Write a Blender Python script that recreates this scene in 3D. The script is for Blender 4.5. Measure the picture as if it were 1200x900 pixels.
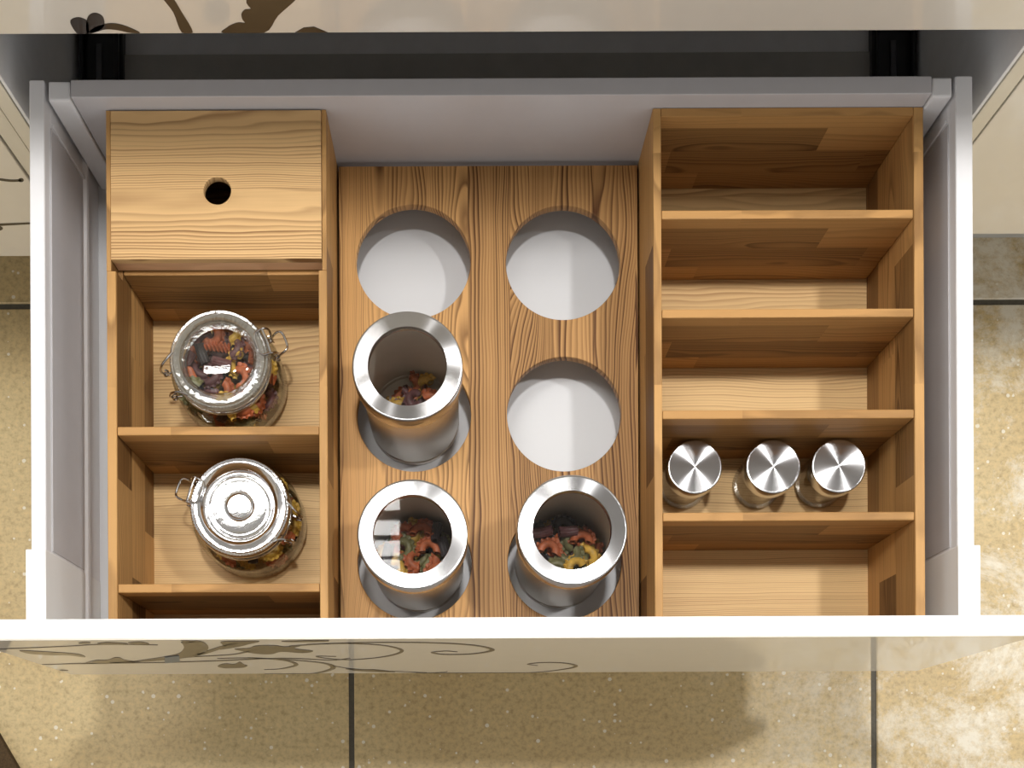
import bpy, bmesh, math, random
from mathutils import Vector, Matrix

for o in list(bpy.data.objects):
    bpy.data.objects.remove(o)
scene = bpy.context.scene
COL = scene.collection
PI = math.pi

# ------------------------------------------------------------------ camera
CAMZ = 1.126                      # camera height above the tiles
F = 1150.0                        # focal length in pixels of a 1200 px wide frame
NX, NY = 545.0, 940.0             # where straight down falls in the frame (shift lens)
ROLL = 0.0044
cam = bpy.data.cameras.new('camera')
cam.sensor_width = 36.0
cam.lens = F / 1200 * 36
cam.clip_start = 0.01
cam.shift_x = 52.9 / 1200
cam.shift_y = 490.2 / 1200
camo = bpy.data.objects.new('camera', cam)
camo.location = (0, 0, CAMZ)
camo.rotation_euler = (0, 0, -ROLL)
COL.objects.link(camo)
scene.camera = camo

# ------------------------------------------------------------------ world, exposure
scene.view_settings.view_transform = 'Standard'
scene.view_settings.look = 'None'
scene.view_settings.gamma = 1
scene.view_settings.use_curve_mapping = False
scene.view_settings.exposure = 0.06
wd = bpy.data.worlds.new('world')
scene.world = wd
wd.use_nodes = True
wd.node_tree.nodes['Background'].inputs[0].default_value = (1.0, 0.985, 0.96, 1)
wd.node_tree.nodes['Background'].inputs[1].default_value = 1.0

CEIL = 2.63
PANEL_E = 17.0
def lamp(name, x, y, sx, sy, power, col=(1, 0.98, 0.955), z=CEIL - 0.03):
    l = bpy.data.lights.new(name, 'AREA')
    l.shape = 'RECTANGLE'; l.size = sx; l.size_y = sy
    l.energy = power; l.color = col
    o = bpy.data.objects.new(name, l)
    o.location = (x, y, z)
    COL.objects.link(o)
    return o
LAMPS = [(1.45, 0.66, 0.16, 30), (0.12, 0.60, 0.14, 24)]
for lx, ly, ls, lp in LAMPS:
    lamp('ceiling_lamp', lx, ly, ls, ls, lp)

# ------------------------------------------------------------------ helpers
def zz(D): return CAMZ - D
def P(px, py, D):                 # world point seen at a pixel, at depth D below the camera
    return Vector(((px - NX) * D / F, (NY - py) * D / F, CAMZ - D))
def XP(px, D): return (px - NX) * D / F
def YP(py, D): return (NY - py) * D / F

def tag(o, label=None, cat=None, group=None, kind=None):
    if label: o['label'] = label
    if cat: o['category'] = cat
    if group: o['group'] = group
    if kind: o['kind'] = kind
    return o

def empty(name, loc, label, cat, group=None):
    o = bpy.data.objects.new(name, None)
    o.empty_display_size = 0.02
    o.location = loc
    COL.objects.link(o)
    return tag(o, label, cat, group)

def wpos(o):
    v = Vector(o.location)
    while o.parent:
        o = o.parent
        v += Vector(o.location)
    return v

def link(name, bm, mat, parent=None, smooth=False, loc=None):
    """bm is in world coordinates; the object's origin is put on its parent's (or loc)."""
    org = Vector(loc) if loc is not None else (wpos(parent) if parent else Vector((0, 0, 0)))
    bmesh.ops.translate(bm, verts=bm.verts, vec=-org)
    bmesh.ops.recalc_face_normals(bm, faces=bm.faces)
    me = bpy.data.meshes.new(name)
    bm.to_mesh(me); bm.free()
    me.materials.append(mat)
    if smooth:
        for p in me.polygons: p.use_smooth = True
        try: me.set_sharp_from_angle(angle=math.radians(38))
        except Exception: pass
    o = bpy.data.objects.new(name, me)
    COL.objects.link(o)
    if parent:
        o.parent = parent
        o.location = org - wpos(parent)
    else:
        o.location = org
    return o

def box(bm, x0, x1, y0, y1, z0, z1, bev=0.0, seg=2):
    if x1 < x0: x0, x1 = x1, x0
    if y1 < y0: y0, y1 = y1, y0
    if z1 < z0: z0, z1 = z1, z0
    r = bmesh.ops.create_cube(bm, size=1.0)
    vs = r['verts']
    for v in vs:
        v.co = Vector((x0 + (v.co.x + .5) * (x1 - x0), y0 + (v.co.y + .5) * (y1 - y0), z0 + (v.co.z + .5) * (z1 - z0)))
    if bev > 0:
        es = list({e for v in vs for e in v.link_edges})
        bmesh.ops.bevel(bm, geom=es, offset=bev, segments=seg, profile=0.5, affect='EDGES')

def flat_faces(o):
    # flat faces stay flat, only the rounded edges are smooth
    for p in o.data.polygons:
        if max(abs(c) for c in p.normal) > 0.9995: p.use_smooth = False
    return o

def boxobj(name, mat, parent, *a, bev=0.0006, **k):
    bm = bmesh.new(); box(bm, *a, bev=bev)
    return flat_faces(link(name, bm, mat, parent, smooth=True, **k))

def lathe(bm, c, prof, n=72, close=False):
    """prof = [(r, z)...] revolved around the vertical through c"""
    rings = []
    for r, z in prof:
        if r < 1e-6:
            rings.append([bm.verts.new((c[0], c[1], c[2] + z))])
        else:
            rings.append([bm.verts.new((c[0] + r * math.cos(2 * PI * i / n), c[1] + r * math.sin(2 * PI * i / n), c[2] + z)) for i in range(n)])
    pairs = list(zip(rings, rings[1:]))
    if close: pairs.append((rings[-1], rings[0]))
    for a, b in pairs:
        if len(a) == 1 and len(b) == 1: continue
        for i in range(n):
            j = (i + 1) % n
            if len(a) == 1: bm.faces.new((a[0], b[i], b[j]))
            elif len(b) == 1: bm.faces.new((a[i], a[j], b[0]))
            else: bm.faces.new((a[i], a[j], b[j], b[i]))

def smooth_path(pts, n=6, closed=False):
    pts = [Vector(p) for p in pts]
    out = []
    m = len(pts)
    rng = range(m if closed else m - 1)
    for i in rng:
        if closed:
            p0, p1, p2, p3 = pts[(i - 1) % m], pts[i], pts[(i + 1) % m], pts[(i + 2) % m]
        else:
            p0, p1, p2, p3 = pts[max(i - 1, 0)], pts[i], pts[i + 1], pts[min(i + 2, m - 1)]
        for k in range(n):
            t = k / n
            out.append(0.5 * ((2 * p1) + (-p0 + p2) * t + (2 * p0 - 5 * p1 + 4 * p2 - p3) * t * t + (-p0 + 3 * p1 - 3 * p2 + p3) * t ** 3))
    if not closed: out.append(pts[-1])
    return out

def tube(bm, pts, r, n=8, closed=False):
    pts = [Vector(p) for p in pts]
    m = len(pts)
    rings = []
    up = Vector((0, 0, 1))
    prev = None
    for i in range(m):
        if closed: t = pts[(i + 1) % m] - pts[(i - 1) % m]
        else: t = pts[min(i + 1, m - 1)] - pts[max(i - 1, 0)]
        t.normalize()
        if prev is None:
            a = t.cross(up)
            if a.length < 1e-3: a = t.cross(Vector((1, 0, 0)))
        else:
            a = prev - t * prev.dot(t)
        a.normalize(); prev = a
        b = t.cross(a)
        rr = r[i] if isinstance(r, (list, tuple)) else r
        rings.append([bm.verts.new(pts[i] + (a * math.cos(2 * PI * k / n) + b * math.sin(2 * PI * k / n)) * rr) for k in range(n)])
    pr = list(zip(rings, rings[1:]))
    if closed: pr.append((rings[-1], rings[0]))
    for A, B in pr:
        for k in range(n):
            bm.faces.new((A[k], A[(k + 1) % n], B[(k + 1) % n], B[k]))
    if not closed:
        bm.faces.new(rings[0]); bm.faces.new(rings[-1][::-1])

def plate_with_holes(name, mat, parent, x0, x1, y0, y1, z0, z1, holes, bev=0.0006):
    cu = bpy.data.curves.new('outline', 'CURVE')
    cu.dimensions = '2D'; cu.fill_mode = 'BOTH'
    cu.extrude = (z1 - z0) / 2 - bev
    cu.bevel_depth = bev; cu.bevel_resolution = 1; cu.offset = -bev
    def poly(pts):
        s = cu.splines.new('POLY'); s.points.add(len(pts) - 1)
        for i, p in enumerate(pts): s.points[i].co = (p[0], p[1], 0, 1)
        s.use_cyclic_u = True
    poly([(x0, y0), (x1, y0), (x1, y1), (x0, y1)])
    for cx, cy, r in holes:
        poly([(cx + r * math.cos(2 * PI * i / 96), cy - r * math.sin(2 * PI * i / 96)) for i in range(96)])
    tmp = bpy.data.objects.new('outline', cu)
    me = bpy.data.meshes.new_from_object(tmp)
    bpy.data.objects.remove(tmp)
    bm = bmesh.new(); bm.from_mesh(me)
    bpy.data.meshes.remove(me)
    bmesh.ops.remove_doubles(bm, verts=bm.verts, dist=1e-6)
    bmesh.ops.translate(bm, verts=bm.verts, vec=(0, 0, (z0 + z1) / 2))
    return flat_faces(link(name, bm, mat, parent, smooth=True))

def prism(bm, poly, d):
    """poly: 3D points in order; extruded by the vector d"""
    a = [bm.verts.new(p) for p in poly]
    b = [bm.verts.new(Vector(p) + Vector(d)) for p in poly]
    bm.faces.new(a); bm.faces.new(b[::-1])
    n = len(a)
    for i in range(n):
        bm.faces.new((a[i], b[i], b[(i + 1) % n], a[(i + 1) % n]))

# ------------------------------------------------------------------ materials
def newmat(name):
    m = bpy.data.materials.new(name); m.use_nodes = True
    nt = m.node_tree
    return m, nt, nt.nodes['Principled BSDF']
def nd(nt, t, **kw):
    n = nt.nodes.new(t)
    for k, v in kw.items():
        if k in n.inputs.keys(): n.inputs[k].default_value = v
        else: setattr(n, k, v)
    return n
def lk(nt, a, b): nt.links.new(a, b)
def mth(nt, op, a, b=None, c=None):
    n = nt.nodes.new('ShaderNodeMath'); n.operation = op
    for i, v in enumerate((a, b, c)):
        if v is None: continue
        if isinstance(v, (int, float)): n.inputs[i].default_value = v
        else: lk(nt, v, n.inputs[i])
    return n.outputs[0]
def ramp(nt, fac, stops):
    n = nt.nodes.new('ShaderNodeValToRGB')
    el = n.color_ramp.elements
    while len(el) < len(stops): el.new(0.5)
    for e, (p, c) in zip(el, stops):
        e.position = p; e.color = (c[0], c[1], c[2], 1)
    lk(nt, fac, n.inputs[0])
    return n.outputs[0]
def mixc(nt, mode, fac, a, b):
    n = nt.nodes.new('ShaderNodeMix'); n.data_type = 'RGBA'; n.blend_type = mode
    for s, v in ((n.inputs[0], fac), (n.inputs[6], a), (n.inputs[7], b)):
        if isinstance(v, (int, float)): s.default_value = v
        elif isinstance(v, tuple): s.default_value = (v[0], v[1], v[2], 1)
        else: lk(nt, v, s)
    return n.outputs[2]
def srgb(r, g, b):
    f = lambda c: (c / 255) / 12.92 if c / 255 <= 0.04045 else (((c / 255) + 0.055) / 1.055) ** 2.4
    return (f(r), f(g), f(b))

def plain(name, col, rough=0.5, metal=0.0, noise=0.0, nscale=60, spec=0.5, coat=0.0, coat_ior=1.5, bump=0.0):
    m, nt, b = newmat(name)
    b.inputs['Roughness'].default_value = rough
    b.inputs['Metallic'].default_value = metal
    b.inputs['Specular IOR Level'].default_value = spec
    b.inputs['Coat Weight'].default_value = coat
    b.inputs['Coat IOR'].default_value = coat_ior
    b.inputs['Coat Roughness'].default_value = 0.02
    tc = nd(nt, 'ShaderNodeTexCoord')
    nz = nd(nt, 'ShaderNodeTexNoise', Scale=nscale, Detail=3.0)
    lk(nt, tc.outputs['Object'], nz.inputs['Vector'])
    c = ramp(nt, nz.outputs[0], [(0.3, tuple(x * (1 - noise) for x in col)), (0.7, tuple(min(1, x * (1 + noise)) for x in col))])
    lk(nt, c, b.inputs['Base Color'])
    if bump:
        bp = nd(nt, 'ShaderNodeBump', Strength=bump, Distance=0.0005)
        lk(nt, nz.outputs[0], bp.inputs['Height']); lk(nt, bp.outputs[0], b.inputs['Normal'])
    return m

def wood(name, grain='x', width='z', stave=0.03, length=0.35, line=0.0022, light=(214, 170, 112), dark=(150, 100, 55),
         vary=0.35, contrast=0.6, wob=1.0, off=(0, 0, 0), tintvar=0.0):
    """ash strips: 'grain' is the axis the fibres run along, 'width' the axis across the staves"""
    m, nt, b = newmat(name)
    tc = nd(nt, 'ShaderNodeTexCoord')
    mp = nd(nt, 'ShaderNodeMapping'); mp.inputs['Location'].default_value = off
    lk(nt, tc.outputs['Object'], mp.inputs[0])
    sp = nd(nt, 'ShaderNodeSeparateXYZ'); lk(nt, mp.outputs[0], sp.inputs[0])
    ax = {'x': sp.outputs[0], 'y': sp.outputs[1], 'z': sp.outputs[2]}
    g, w = ax[grain], ax[width]
    t = ax[[a for a in 'xyz' if a not in (grain, width)][0]]
    si = mth(nt, 'FLOOR', mth(nt, 'DIVIDE', mth(nt, 'ADD', w, 10.0), stave))
    wn = nd(nt, 'ShaderNodeTexWhiteNoise', noise_dimensions='1D'); lk(nt, si, wn.inputs['W'])
    li = mth(nt, 'FLOOR', mth(nt, 'DIVIDE', mth(nt, 'ADD', mth(nt, 'ADD', g, 10.0), mth(nt, 'MULTIPLY', wn.outputs[0], length)), length))
    sid = mth(nt, 'ADD', mth(nt, 'MULTIPLY', si, 7.31), mth(nt, 'MULTIPLY', li, 3.17))
    w2 = nd(nt, 'ShaderNodeTexWhiteNoise', noise_dimensions='1D'); lk(nt, sid, w2.inputs['W'])
    rc = nd(nt, 'ShaderNodeSeparateXYZ'); lk(nt, w2.outputs['Color'], rc.inputs[0])
    # coordinates inside a stave: stretched along the grain, shifted at random
    gs = mth(nt, 'ADD', mth(nt, 'MULTIPLY', g, 0.30), mth(nt, 'MULTIPLY', rc.outputs[0], 20.0))
    ws = mth(nt, 'ADD', w, mth(nt, 'MULTIPLY', rc.outputs[1], 20.0))
    cv = nd(nt, 'ShaderNodeCombineXYZ'); lk(nt, gs, cv.inputs[0]); lk(nt, ws, cv.inputs[1]); lk(nt, t, cv.inputs[2])
    n1 = nd(nt, 'ShaderNodeTexNoise', Scale=14.0, Detail=2.0, Roughness=0.45); lk(nt, cv.outputs[0], n1.inputs['Vector'])
    # growth rings: lines across the width, bent into cathedrals by slow noise
    amp = mth(nt, 'MULTIPLY', mth(nt, 'ADD', rc.outputs[2], 0.2), 0.040 * wob)
    wc = mth(nt, 'MULTIPLY', mth(nt, 'SUBTRACT', mth(nt, 'FRACT', mth(nt, 'DIVIDE', mth(nt, 'ADD', w, 10.0), stave)), 0.5), stave)
    sgn = mth(nt, 'SUBTRACT', mth(nt, 'MULTIPLY', rc.outputs[0], 3.2), 1.6)
    warp = mth(nt, 'MULTIPLY', mth(nt, 'MULTIPLY', wc, mth(nt, 'DIVIDE', wc, stave)), sgn)
    lw = mth(nt, 'MULTIPLY', mth(nt, 'ADD', mth(nt, 'MULTIPLY', rc.outputs[1], 1.1), 0.55), line)
    ph = mth(nt, 'DIVIDE', mth(nt, 'ADD', mth(nt, 'ADD', ws, warp), mth(nt, 'MULTIPLY', mth(nt, 'SUBTRACT', n1.outputs[0], 0.5), amp)), lw)
    n3 = nd(nt, 'ShaderNodeTexNoise', Scale=60.0, Detail=1.0); lk(nt, cv.outputs[0], n3.inputs['Vector'])
    ph = mth(nt, 'ADD', ph, mth(nt, 'MULTIPLY', n3.outputs[0], 1.1))
    fr = mth(nt, 'FRACT', ph)
    ring = mth(nt, 'POWER', fr, 1.6)                 # soft on one side, sharp on the other
    edge = mth(nt, 'SMOOTH_MIN', mth(nt, 'MULTIPLY', mth(nt, 'SUBTRACT', 1.0, fr), 6.0), 1.0, 0.3)
    ring = mth(nt, 'MULTIPLY', ring, edge)
    # each ring its own strength
    wr = nd(nt, 'ShaderNodeTexWhiteNoise', noise_dimensions='1D'); lk(nt, mth(nt, 'FLOOR', ph), wr.inputs['W'])
    ring = mth(nt, 'MULTIPLY', ring, mth(nt, 'ADD', mth(nt, 'MULTIPLY', wr.outputs[0], 0.75), 0.35))
    # fibres
    fv = nd(nt, 'ShaderNodeCombineXYZ'); lk(nt, mth(nt, 'MULTIPLY', g, 22.0), fv.inputs[0]); lk(nt, mth(nt, 'MULTIPLY', ws, 900.0), fv.inputs[1]); lk(nt, mth(nt, 'MULTIPLY', t, 900.0), fv.inputs[2])
    n2 = nd(nt, 'ShaderNodeTexNoise', Scale=1.0, Detail=2.0); lk(nt, fv.outputs[0], n2.inputs['Vector'])
    fac = mth(nt, 'ADD', mth(nt, 'MULTIPLY', ring, contrast), mth(nt, 'MULTIPLY', mth(nt, 'SUBTRACT', n2.outputs[0], 0.5), 0.22))
    tone = mth(nt, 'MULTIPLY', mth(nt, 'SUBTRACT', w2.outputs[0], 0.3), vary)
    n4 = nd(nt, 'ShaderNodeTexNoise', Scale=5.0, Detail=1.0); lk(nt, cv.outputs[0], n4.inputs['Vector'])
    fac = mth(nt, 'ADD', mth(nt, 'ADD', fac, tone), mth(nt, 'MULTIPLY', mth(nt, 'SUBTRACT', n4.outputs[0], 0.5), 0.7))
    L, Dk = srgb(*light), srgb(*dark)
    mid = tuple((a * 0.55 + c * 0.45) for a, c in zip(L, Dk))
    c = ramp(nt, fac, [(0.0, L), (0.45, mid), (1.0, Dk)])
    # glue line between staves
    wf = mth(nt, 'FRACT', mth(nt, 'DIVIDE', mth(nt, 'ADD', w, 10.0), stave))
    gl = mth(nt, 'LESS_THAN', wf, 0.0005 / stave)
    c = mixc(nt, 'MULTIPLY', mth(nt, 'MULTIPLY', gl, 0.35), c, (0.35, 0.25, 0.18))
    lk(nt, c, b.inputs['Base Color'])
    b.inputs['Roughness'].default_value = 0.5
    b.inputs['Specular IOR Level'].default_value = 0.22
    bp = nd(nt, 'ShaderNodeBump', Strength=0.25, Distance=0.0004)
    lk(nt, fac, bp.inputs['Height']); bp.invert = True
    lk(nt, bp.outputs[0], b.inputs['Normal'])
    return m

W_SIDE = wood('ash_side', 'y', 'z', stave=0.034, length=0.19, line=0.0032, light=(194, 150, 94), dark=(90, 58, 28), vary=0.9, contrast=0.65)
W_DIV = wood('ash_divider', 'x', 'z', stave=0.029, length=0.17, line=0.0034, light=(182, 138, 84), dark=(78, 50, 22), vary=0.8, contrast=0.6, off=(0.03, 0, 0.006))
W_LID = wood('ash_lid', 'x', 'y', stave=0.070, length=0.9, line=0.0031, light=(216, 178, 126), dark=(116, 74, 38), vary=0.15, contrast=1.15, wob=1.3, off=(0, 0.014, 0))
W_LIP = wood('ash_lid_edge', 'x', 'y', stave=0.3, length=0.9, line=0.004, light=(222, 178, 138), dark=(150, 104, 72), vary=0.1, contrast=0.7, wob=1.3)
W_BOARD = wood('ash_board', 'y', 'x', stave=0.037, length=3.0, line=0.0030, light=(198, 152, 96), dark=(84, 50, 22), vary=0.75, contrast=1.2, wob=1.3, off=(0.008, 0, 0))
W_BASE = wood('ash_tray_bottom', 'x', 'y', stave=0.6, length=3.0, line=0.0036, light=(216, 182, 130), dark=(138, 96, 56), vary=0.05, contrast=0.85, wob=0.8)

M_WHITE = plain('white_lacquered_metal', (0.80, 0.80, 0.82), 0.38, noise=0.01)
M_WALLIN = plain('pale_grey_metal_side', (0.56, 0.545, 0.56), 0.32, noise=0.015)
M_BOTTOM = plain('white_drawer_bottom', (0.62, 0.625, 0.64), 0.5, noise=0.01, nscale=20)
M_EDGE = plain('white_front_edge', (0.86, 0.86, 0.85), 0.4, noise=0.005)
M_CREAM = plain('cream_high_gloss', srgb(226, 220, 208), 0.35, noise=0.01, coat=1.0, coat_ior=1.8)
M_CREAM2 = plain('cream_cabinet_edge', srgb(220, 213, 196), 0.3, noise=0.02, coat=0.6)
M_DECAL = plain('brown_print', srgb(42, 31, 18), 0.3, noise=0.15, coat=0.8, coat_ior=1.45)
M_GREYBOX = plain('grey_cabinet_interior', (0.80, 0.80, 0.81), 0.5, noise=0.03)
M_DARKBOX = plain('dark_grey_shade_and_plinth', (0.42, 0.41, 0.38), 0.55, noise=0.05)
M_BLACK = plain('black_runner_metal', (0.008, 0.008, 0.009), 0.3, noise=0.1)
M_SLOT = plain('steel_slot', (0.12, 0.12, 0.13), 0.35, metal=0.8, noise=0.1)
M_GROUT = plain('dark_grey_grout', srgb(88, 84, 74), 0.9, noise=0.12, nscale=300)
M_CEIL = plain('white_ceiling_paint', (0.34, 0.33, 0.32), 0.9, noise=0.01)
M_LOUVRE = plain('lamp_louvre', (0.35, 0.34, 0.33), 0.4, noise=0.01)
M_MAT = plain('dark_brown_mat', srgb(70, 52, 26), 0.9, noise=0.3, nscale=400, bump=0.5)
M_TOP = plain('pale_stone_worktop', (0.55, 0.53, 0.50), 0.4, noise=0.1, nscale=120)
M_MARK = plain('blue_grey_mark', srgb(96, 106, 112), 0.4, noise=0.03)

def tilemat():
    m, nt, b = newmat('beige_stone_tile')
    tc = nd(nt, 'ShaderNodeTexCoord')
    geo = nd(nt, 'ShaderNodeNewGeometry')
    V = geo.outputs['Position']
    n1 = nd(nt, 'ShaderNodeTexNoise', Scale=4.0, Detail=3.0); lk(nt, V, n1.inputs['Vector'])
    n2 = nd(nt, 'ShaderNodeTexNoise', Scale=160.0, Detail=2.0, Roughness=0.7); lk(nt, V, n2.inputs['Vector'])
    c = ramp(nt, n1.outputs[0], [(0.3, srgb(182, 158, 112)), (0.7, srgb(198, 178, 134))])
    c2 = ramp(nt, n2.outputs[0], [(0.25, (0.62, 0.58, 0.50)), (0.5, (1, 1, 1)), (0.75, (1.25, 1.2, 1.1))])
    c = mixc(nt, 'MULTIPLY', 0.75, c, c2)
    vo = nd(nt, 'ShaderNodeTexVoronoi', Scale=170.0); lk(nt, V, vo.inputs['Vector'])
    sel = nd(nt, 'ShaderNodeSeparateXYZ'); lk(nt, vo.outputs['Color'], sel.inputs[0])
    spk = mth(nt, 'MULTIPLY', mth(nt, 'GREATER_THAN', sel.outputs[0], 0.86), mth(nt, 'LESS_THAN', vo.outputs['Distance'], mth(nt, 'MULTIPLY', sel.outputs[1], 0.42)))
    c = mixc(nt, 'MIX', mth(nt, 'MULTIPLY', spk, 0.7), c, srgb(226, 222, 208))
    # scuffed, chalky wear on the right-hand tiles
    n3 = nd(nt, 'ShaderNodeTexNoise', Scale=9.0, Detail=9.0, Roughness=0.8, Distortion=0.25); lk(nt, V, n3.inputs['Vector'])
    sx = nd(nt, 'ShaderNodeSeparateXYZ'); lk(nt, V, sx.inputs[0])
    mr = nd(nt, 'ShaderNodeMapRange'); mr.inputs[1].default_value = 0.25; mr.inputs[2].default_value = 0.55
    lk(nt, sx.outputs[0], mr.inputs[0])
    k = mth(nt, 'MULTIPLY', ramp(nt, n3.outputs[0], [(0.46, (0, 0, 0)), (0.60, (1, 1, 1))]), mr.outputs[0])
    c = mixc(nt, 'MIX', mth(nt, 'MULTIPLY', k, 0.85), c, srgb(222, 216, 200))
    lk(nt, c, b.inputs['Base Color'])
    b.inputs['Roughness'].default_value = 0.5
    bp = nd(nt, 'ShaderNodeBump', Strength=0.12, Distance=0.0004)
    lk(nt, n2.outputs[0], bp.inputs['Height']); lk(nt, bp.outputs[0], b.inputs['Normal'])
    return m
M_TILE = tilemat()

def brushed(name, col=(0.72, 0.72, 0.73), rough=0.28, aniso=1.0, radial=True, dirs=0.0):
    m, nt, b = newmat(name)
    b.inputs['Metallic'].default_value = 1.0
    b.inputs['Anisotropic'].default_value = aniso
    b.inputs['Anisotropic Rotation'].default_value = dirs
    tg = nd(nt, 'ShaderNodeTangent'); tg.direction_type = 'RADIAL'; tg.axis = 'Z'
    lk(nt, tg.outputs[0], b.inputs['Tangent'])
    tc = nd(nt, 'ShaderNodeTexCoord')
    sp = nd(nt, 'ShaderNodeSeparateXYZ'); lk(nt, tc.outputs['Object'], sp.inputs[0])
    r = mth(nt, 'SQRT', mth(nt, 'ADD', mth(nt, 'POWER', sp.outputs[0], 2.0), mth(nt, 'POWER', sp.outputs[1], 2.0)))
    cv = nd(nt, 'ShaderNodeCombineXYZ')
    lk(nt, mth(nt, 'MULTIPLY', r, 2600.0 if radial else 1.0), cv.inputs[0]); lk(nt, mth(nt, 'MULTIPLY', sp.outputs[2], 2600.0), cv.inputs[1])
    nz = nd(nt, 'ShaderNodeTexNoise', Scale=1.0, Detail=2.0); lk(nt, cv.outputs[0], nz.inputs['Vector'])
    rr = mth(nt, 'ADD', rough - 0.05, mth(nt, 'MULTIPLY', nz.outputs[0], 0.1))
    lk(nt, rr, b.inputs['Roughness'])
    c = ramp(nt, nz.outputs[0], [(0.3, tuple(x * 0.93 for x in col)), (0.7, col)])
    lk(nt, c, b.inputs['Base Color'])
    return m
M_STEEL = brushed('brushed_steel_lid', rough=0.21, col=(0.56, 0.56, 0.57))
M_BODY = brushed('satin_steel_body', (0.74, 0.70, 0.64), 0.38, 0.6)
M_CHROME = plain('bright_wire', (0.62, 0.61, 0.60), 0.16, metal=1.0, noise=0.1)
M_SILVER = plain('shiny_silver_lid', (0.86, 0.86, 0.87), 0.10, metal=1.0, noise=0.03, nscale=70, bump=0.7)

M_INNER = plain('satin_inner_wall', (0.66, 0.60, 0.52), 0.5, metal=0.35, noise=0.03)
def thinglass(name, tint=(0.97, 0.985, 0.975), ior=1.5, extra=0.0, rough=0.02, bump=0.0, glassmix=0.0):
    m, nt, b = newmat(name)
    nt.nodes.remove(b)
    out = nt.nodes['Material Output']
    tr = nd(nt, 'ShaderNodeBsdfTransparent'); tr.inputs[0].default_value = (*tint, 1)
    gl = nd(nt, 'ShaderNodeBsdfGlossy'); gl.inputs['Roughness'].default_value = rough
    fr = nd(nt, 'ShaderNodeLayerWeight'); fr.inputs[0].default_value = 0.5
    F0 = ((ior - 1) / (ior + 1)) ** 2
    f = mth(nt, 'MINIMUM', mth(nt, 'ADD', mth(nt, 'MULTIPLY', mth(nt, 'POWER', fr.outputs['Facing'], 4.0), 0.75), F0 + extra), 1.0)
    if bump:
        tc = nd(nt, 'ShaderNodeTexCoord')
        nz = nd(nt, 'ShaderNodeTexNoise', Scale=120.0, Detail=2.0); lk(nt, tc.outputs['Object'], nz.inputs['Vector'])
        bp = nd(nt, 'ShaderNodeBump', Strength=bump, Distance=0.0006); lk(nt, nz.outputs[0], bp.inputs['Height'])
        lk(nt, bp.outputs[0], gl.inputs['Normal']); lk(nt, bp.outputs[0], fr.inputs['Normal'])
    mx = nd(nt, 'ShaderNodeMixShader'); lk(nt, f, mx.inputs[0]); lk(nt, tr.outputs[0], mx.inputs[1]); lk(nt, gl.outputs[0], mx.inputs[2])
    res = mx.outputs[0]
    if glassmix:
        g2 = nd(nt, 'ShaderNodeBsdfGlass'); g2.inputs['IOR'].default_value = 1.5; g2.inputs['Roughness'].default_value = 0.05
        g2.inputs[0].default_value = (0.93, 0.96, 0.95, 1)
        m2 = nd(nt, 'ShaderNodeMixShader'); m2.inputs[0].default_value = glassmix
        lk(nt, res, m2.inputs[1]); lk(nt, g2.outputs[0], m2.inputs[2]); res = m2.outputs[0]
    lk(nt, res, out.inputs[0])
    return m
M_GLASS = thinglass('clear_glass', (0.92, 0.93, 0.90), extra=0.05, bump=0.25)
M_GLASS2 = thinglass('spice_glass', (0.86, 0.84, 0.80), extra=0.08, rough=0.05, bump=0.2)
M_WINDOW = thinglass('lid_window_glass', (0.97, 0.97, 0.96))
M_RIMGLASS = thinglass('thick_rim_glass', (0.97, 0.98, 0.975), 1.6, 0.34, 0.16, bump=1.0, glassmix=0.0)

def emis(name, col, s):
    m, nt, b = newmat(name)
    b.inputs['Emission Color'].default_value = (*col, 1)
    b.inputs['Emission Strength'].default_value = s
    b.inputs['Base Color'].default_value = (0.8, 0.8, 0.8, 1)
    return m
M_LAMP = emis('lamp_diffuser', (1.0, 0.975, 0.94), PANEL_E)

M_FILL = emis('fill_light_diffuser', (1.0, 0.975, 0.94), 0.8)

# ------------------------------------------------------------------ the setting
FLOOR_PAD = 0.009
bm = bmesh.new(); box(bm, -2.332, 2.268, -1.828, 1.772, -0.05, -0.0022)
floor = link('floor', bm, M_GROUT); tag(floor, kind='structure')
TX = [-0.132 + 0.6 * i for i in range(-3, 4)]
TY = [0.5718 + 0.6 * j for j in range(-3, 2)]
tile_me = None
for i in range(len(TX) - 1 + 0):
    for j in range(len(TY) - 1 + 0):
        cx, cy = (TX[i] + TX[i + 1]) / 2, (TY[j] + TY[j + 1]) / 2
        if tile_me is None:
            bm = bmesh.new(); box(bm, -0.2968, 0.2968, -0.2968, 0.2968, -0.008, 0.0, bev=0.0012, seg=1)
            t = link('tile', bm, M_TILE, floor); tile_me = t.data
        else:
            t = bpy.data.objects.new('tile', tile_me); COL.objects.link(t); t.parent = floor
        t.location = (cx, cy, 0)
bm = bmesh.new(); box(bm, -3.2, 3.2, -3.2, 3.2, CEIL, CEIL + 0.05)
tag(link('ceiling', bm, M_CEIL), kind='structure')

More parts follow.
